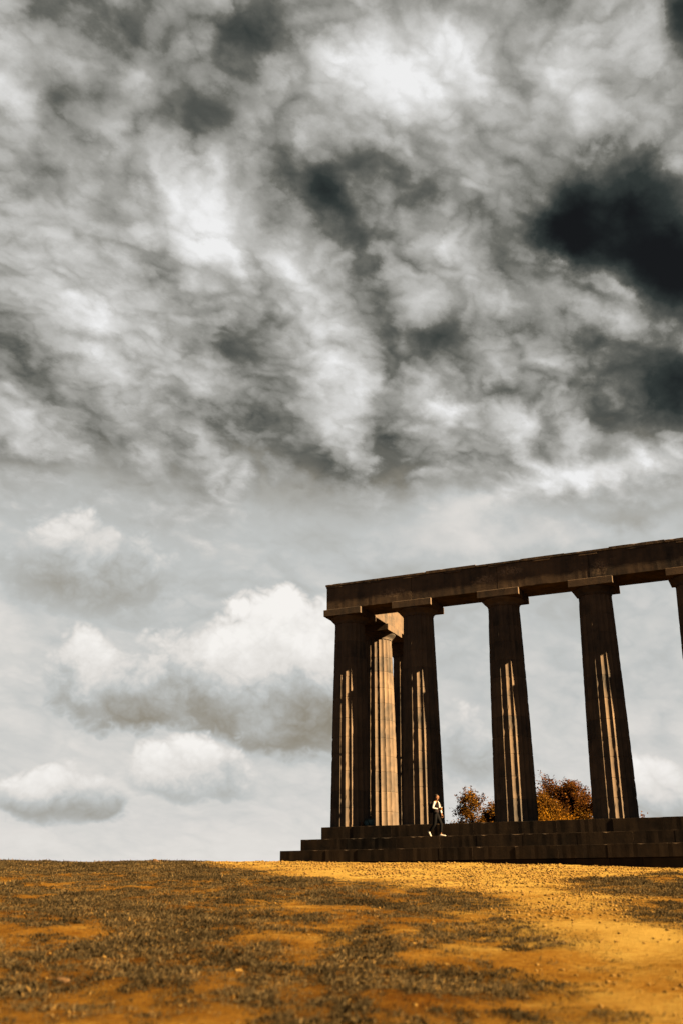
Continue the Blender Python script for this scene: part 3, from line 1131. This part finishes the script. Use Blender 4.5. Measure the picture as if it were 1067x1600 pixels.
obj('shirt_front', skin_mesh('shirt_front', [[(0.125, -0.03, 1.49, (.020, .016)), (0.165, -0.04, 1.40, (.022, .014)), (0.190, -0.05, 1.28, (.022, .012)), (0.180, -0.05, 1.19, (.022, .012))]], M_WHITE, 2), person)


def shoe(name, heel, d, up):
    """low trainer: sole slab and rounded upper along d from the heel"""
    d, up = Vector(d).normalized(), Vector(up).normalized()
    s = d.cross(up)
    prof = [(-.055, .030, .075), (-.02, .040, .095), (.05, .043, .085), (.12, .046, .062), (.18, .047, .050), (.225, .036, .038), (.245, .012, .024)]
    V, F = [], []
    n = 10
    for (t_, hw, hh) in prof:
        for j in range(n):
            a_ = 2 * math.pi * j / n
            y_ = math.cos(a_) * hw
            z_ = max(0, math.sin(a_)) * hh if math.sin(a_) > 0 else math.sin(a_) * 0.012
            V.append(Vector(heel) + d * t_ + s * y_ + up * (z_ + .013))
    for i in range(len(prof) - 1):
        for j in range(n):
            j2 = (j + 1) % n
            F.append((i * n + j, i * n + j2, (i + 1) * n + j2, (i + 1) * n + j))
    F.append(tuple(range(n))[::-1])
    F.append(tuple(range((len(prof) - 1) * n, len(prof) * n)))
    return obj(name, mesh_np(name, V, F, M_SHOE, True), person)


shoe('shoe', (0.155, 0.09, 0.0), (1, .04, 0.0), (0, 0, 1))
shoe('shoe', (-0.365, -0.09, 0.165), (.50, 0, -.75), (.75, 0, .50))

pack = empty('backpack', (PX - 0.21, PY, PZ + 1.02))
tag(pack, 'slim dark grey backpack worn on the back of the walking person', 'backpack')
def sq(p):
    q = Vector([math.copysign(abs(c) ** 0.6, c) for c in p])
    return q
obj('pack_body', ellipsoid('pack_body', (0, 0, 0.22), (.085, .145, .24), M_VEST, 18, 12, sq), pack)
obj('front_pocket', ellipsoid('front_pocket', (-0.075, 0, 0.19), (.045, .115, .15), M_PACK, 14, 10, sq), pack)
for sy in (-1, 1):
    obj('strap', skin_mesh('strap', [[(0.05, sy * .09, .44, (.020, .010)), (0.17, sy * .11, .475, (.020, .010)), (0.33, sy * .115, .40, (.020, .010)), (0.375, sy * .12, .26, (.018, .010)), (0.28, sy * .17, .12, (.016, .010)), (0.06, sy * .13, .06, (.016, .010))]], M_BLACK, 1), pack)
cup = empty('paper_cup', (PX + 0.325, PY - 0.215, PZ + 1.075))
tag(cup, 'small orange paper cup held by the walking person', 'cup')
obj('cup_wall', lathe('cup_wall', [(.028, 0), (.030, .01), (.041, .105), (.041, .11)], M_CUP, 16), cup)
obj('lid', lathe('lid', [(.044, .108), (.044, .118), (.038, .128), (.036, .128)], M_WHITE, 16), cup)

# bag left lying at the foot of the corner columns
bag = empty('backpack', (1.16, -0.42, 0.0))
bag.rotation_euler = (0, 0, RAD(-20))
tag(bag, 'dark teal backpack slumped on the platform beside the corner column', 'backpack')
obj('pack_body', ellipsoid('pack_body', (0, 0, 0.185), (.235, .16, .19), M_TEAL, 20, 14, lambda p: Vector([math.copysign(abs(c) ** 0.75, c) for c in p]) + Vector((.12 * p.z, 0, 0))), bag)
obj('front_pocket', ellipsoid('front_pocket', (-0.02, -0.14, 0.15), (.16, .055, .10), M_TEAL, 14, 10, sq), bag)
obj('top_flap', ellipsoid('top_flap', (0.05, 0.0, 0.335), (.17, .14, .05), M_PACK, 14, 8, sq), bag)
obj('strap', skin_mesh('strap', [[(-0.10, -.12, .34, (.018, .009)), (0.02, -.18, .30, (.018, .009)), (0.10, -.19, .22, (.018, .009)), (0.14, -.17, .10, (.016, .009))]], M_PACK, 1), bag)
obj('handle', skin_mesh('handle', [[(-0.02, -.02, .37, .010), (0.0, -.02, .415, .010), (0.09, -.02, .42, .010), (0.12, -.02, .38, .010)]], M_BLACK, 1), bag)
sack = empty('paper_bag', (0.86, -0.62, 0.0))
tag(sack, 'small crumpled tan paper bag left of the teal backpack', 'bag')
def crumple(p):
    r_ = 1 + 0.12 * math.sin(7 * p.x + 3 * p.z) * math.cos(5 * p.y - 4 * p.z)
    q = Vector([math.copysign(abs(c) ** 0.7, c) for c in p]) * r_
    if q.z > 0:
        q.x *= 1 - .45 * q.z
        q.y *= 1 - .6 * q.z
    q.z = max(q.z, -0.92)
    return q
obj('sack_body', ellipsoid('sack_body', (0, 0, 0.092), (.085, .07, .10), M_TAN, 18, 12, crumple), sack)
obj('rolled_top', ellipsoid('rolled_top', (0, 0, 0.19), (.055, .022, .022), M_TAN, 12, 8, sq), sack)

# ------------------------------------------------------------------ grass and gravel on the hill
def grass_material():
    m, n, b = new_mat('dry_grass')
    at = n.n.new('ShaderNodeAttribute')
    at.attribute_name = 'hue'
    c = n.ramp(at.outputs['Fac'], [(0.0, (.0050, .0036, .0019)), (0.35, (.0140, .0108, .0060)), (0.65, (.0290, .0225, .0120)), (0.85, (.054, .0380, .0175)), (1.0, (.085, .052, .016))])
    n.base(b.inputs['Base Color'], c)
    b.inputs['Roughness'].default_value = 0.8
    b.inputs['Specular IOR Level'].default_value = 0.0
    tr = n.n.new('ShaderNodeBsdfTranslucent')
    n.base(tr.inputs['Color'], c)
    mx = n.n.new('ShaderNodeMixShader')
    mx.inputs[0].default_value = 0.3
    n.l.new(b.outputs[0], mx.inputs[1])
    n.l.new(tr.outputs[0], mx.inputs[2])
    n.l.new(mx.outputs[0], n.n['Material Output'].inputs['Surface'])
    return m


g = np.random.default_rng(2)
N = 3600000
s = g.uniform(5.2, 50.5, N)
l = g.uniform(-1, 1, N) * (0.42 * s + 2.0)
x, y = from_sl(s, l)
den = grass_density(x, y)
tuft = fbm(s / 0.12, l / 0.10, 2, 91)
den = den * np.clip((tuft - 0.25) / 0.4, 0, 1)
inside = (x > XS[0] - 2.6) & (y > -2.55)
keep = (g.random(N) < den * 0.75) & ~inside
x, y, s, l, den = x[keep], y[keep], s[keep], l[keep], den[keep]
n = len(x)
z = ground_height(x, y)
far = np.clip((s - 6) / 40, 0, 1)
ln = g.uniform(0.020, 0.055, n) * (0.5 + 1.0 * den) * (1 + 0.25 * far) * np.where(g.random(n) < 0.02, 1.8, 1.0)
wd = g.uniform(0.0015, 0.0030, n) * (1 + 4.2 * far)
th = g.uniform(0, 2 * np.pi, n)
lean = g.uniform(0.2, 1.3, n)
ux, uy = np.cos(th), np.sin(th)
px_, py_ = -uy, ux
base = np.stack([x, y, z - 0.008], 1)
pw = np.stack([px_, py_, np.zeros(n)], 1) * wd[:, None]
d1 = np.stack([ux * lean * 0.35, uy * lean * 0.35, np.ones(n)], 1)
d1 /= np.linalg.norm(d1, axis=1)[:, None]
d2 = np.stack([ux * lean * 1.3, uy * lean * 1.3, np.ones(n) * 0.7], 1)
d2 /= np.linalg.norm(d2, axis=1)[:, None]
mid_ = base + d1 * (ln * .55)[:, None]
tip = mid_ + d2 * (ln * .5)[:, None]
V = np.stack([base - pw, base + pw, mid_ + pw * .7, tip], 1).reshape(-1, 3)
o4 = (np.arange(n) * 4)[:, None]
F = np.concatenate([o4 + np.array([0, 1, 2]), o4 + np.array([0, 2, 3])], 1).reshape(-1, 3)
print('blades', n)
gm = mesh_fast('grass', V, F, grass_material())
hue = np.clip(g.normal(0.5, 0.2, n) + 0.7 * (fbm(x / 0.8, y / 0.8, 3, 15) - 0.5), 0, 1)
at = gm.attributes.new('hue', 'FLOAT', 'FACE')
at.data.foreach_set('value', np.repeat(hue, 2).astype(np.float32))
tag(obj('grass', gm), 'dry grey-green tussock grass scattered over the hill', 'grass', kind='stuff')

# loose stones on the bare track
N = 150000
s = g.uniform(5.5, 47.0, N)
l = g.uniform(-1, 1, N) * (0.40 * s + 1.5)
x, y = from_sl(s, l)
dn = np.clip((s - 11) / 12, 0.12, 1) * path_mask(s, l) * np.clip((fbm(s / 3, l / 1.6, 3, 63) - 0.36) / 0.2, 0.05, 1) + 0.02 * (1 - grass_density(x, y))
inside = (x > XS[0] - 2.6) & (y > -2.6)
keep = (g.random(N) < dn * 0.55) & ~inside
x, y, s = x[keep], y[keep], s[keep]
n = len(x)
z = ground_height(x, y)
ico = bmesh.new()
bmesh.ops.create_icosphere(ico, subdivisions=1, radius=1)
IV = np.array([tuple(v.co) for v in ico.verts])
IF = np.array([[v.index for v in f.verts] for f in ico.faces])
ico.free()
r = 0.008 + 0.012 * g.exponential(0.7, n) * (0.7 + 0.02 * s)
r = np.minimum(r, 0.016 + 0.0009 * s)
jit = g.uniform(0.65, 1.3, (n, len(IV)))
sc = np.stack([r * g.uniform(.8, 1.4, n), r * g.uniform(.8, 1.4, n), r * g.uniform(.5, .9, n)], 1)
rot = g.uniform(0, 6.28, n)
vv = IV[None] * jit[:, :, None] * sc[:, None, :]
vx = vv[:, :, 0] * np.cos(rot)[:, None] - vv[:, :, 1] * np.sin(rot)[:, None]
vy = vv[:, :, 0] * np.sin(rot)[:, None] + vv[:, :, 1] * np.cos(rot)[:, None]
V = np.stack([vx + x[:, None], vy + y[:, None], vv[:, :, 2] + (z + r * .25)[:, None]], 2).reshape(-1, 3)
F = (IF[None] + (np.arange(n) * len(IV))[:, None, None]).reshape(-1, 3)
M_PEB = plain('ochre_stone', (.050, .0305, .0085), 0.9, 0.1, 0.4, 8.0)
tag(obj('gravel', mesh_fast('gravel', V, F, M_PEB)), 'loose ochre stones scattered on the bare track', 'gravel', kind='stuff')

M_PALE = plain('pale_stone', (.030, .018, .009), 0.9, 0.1, 0.25, 20.0, 0.4)


def field_stone(label, s_, l_, r, seed):
    x_, y_ = from_sl(s_, l_)
    z_ = float(ground_height(np.array([x_]), np.array([y_]))[0])
    rg = random.Random(seed)
    bm = bmesh.new()
    bmesh.ops.create_icosphere(bm, subdivisions=2, radius=1)
    for v in bm.verts:
        k_ = 1 + rg.uniform(-.13, .13)
        v.co = Vector((v.co.x * r[0] * k_, v.co.y * r[1] * k_, max(v.co.z, -.35) * r[2] * k_))
    me = bpy.data.meshes.new('field_stone')
    bm.to_mesh(me)
    bm.free()
    me.materials.append(M_PALE)
    o = obj('field_stone', me, None, (x_, y_, z_ + r[2] * .25), rg.uniform(-.6, .6))
    return tag(o, label, 'stone')


field_stone('pale flat stone lying in the lower left foreground', 10.3, -2.62, (.085, .05, .035), 3)
field_stone('small brown stone on the grassy skyline left of the monument', 46.0, -8.1, (.17, .13, .14), 8)
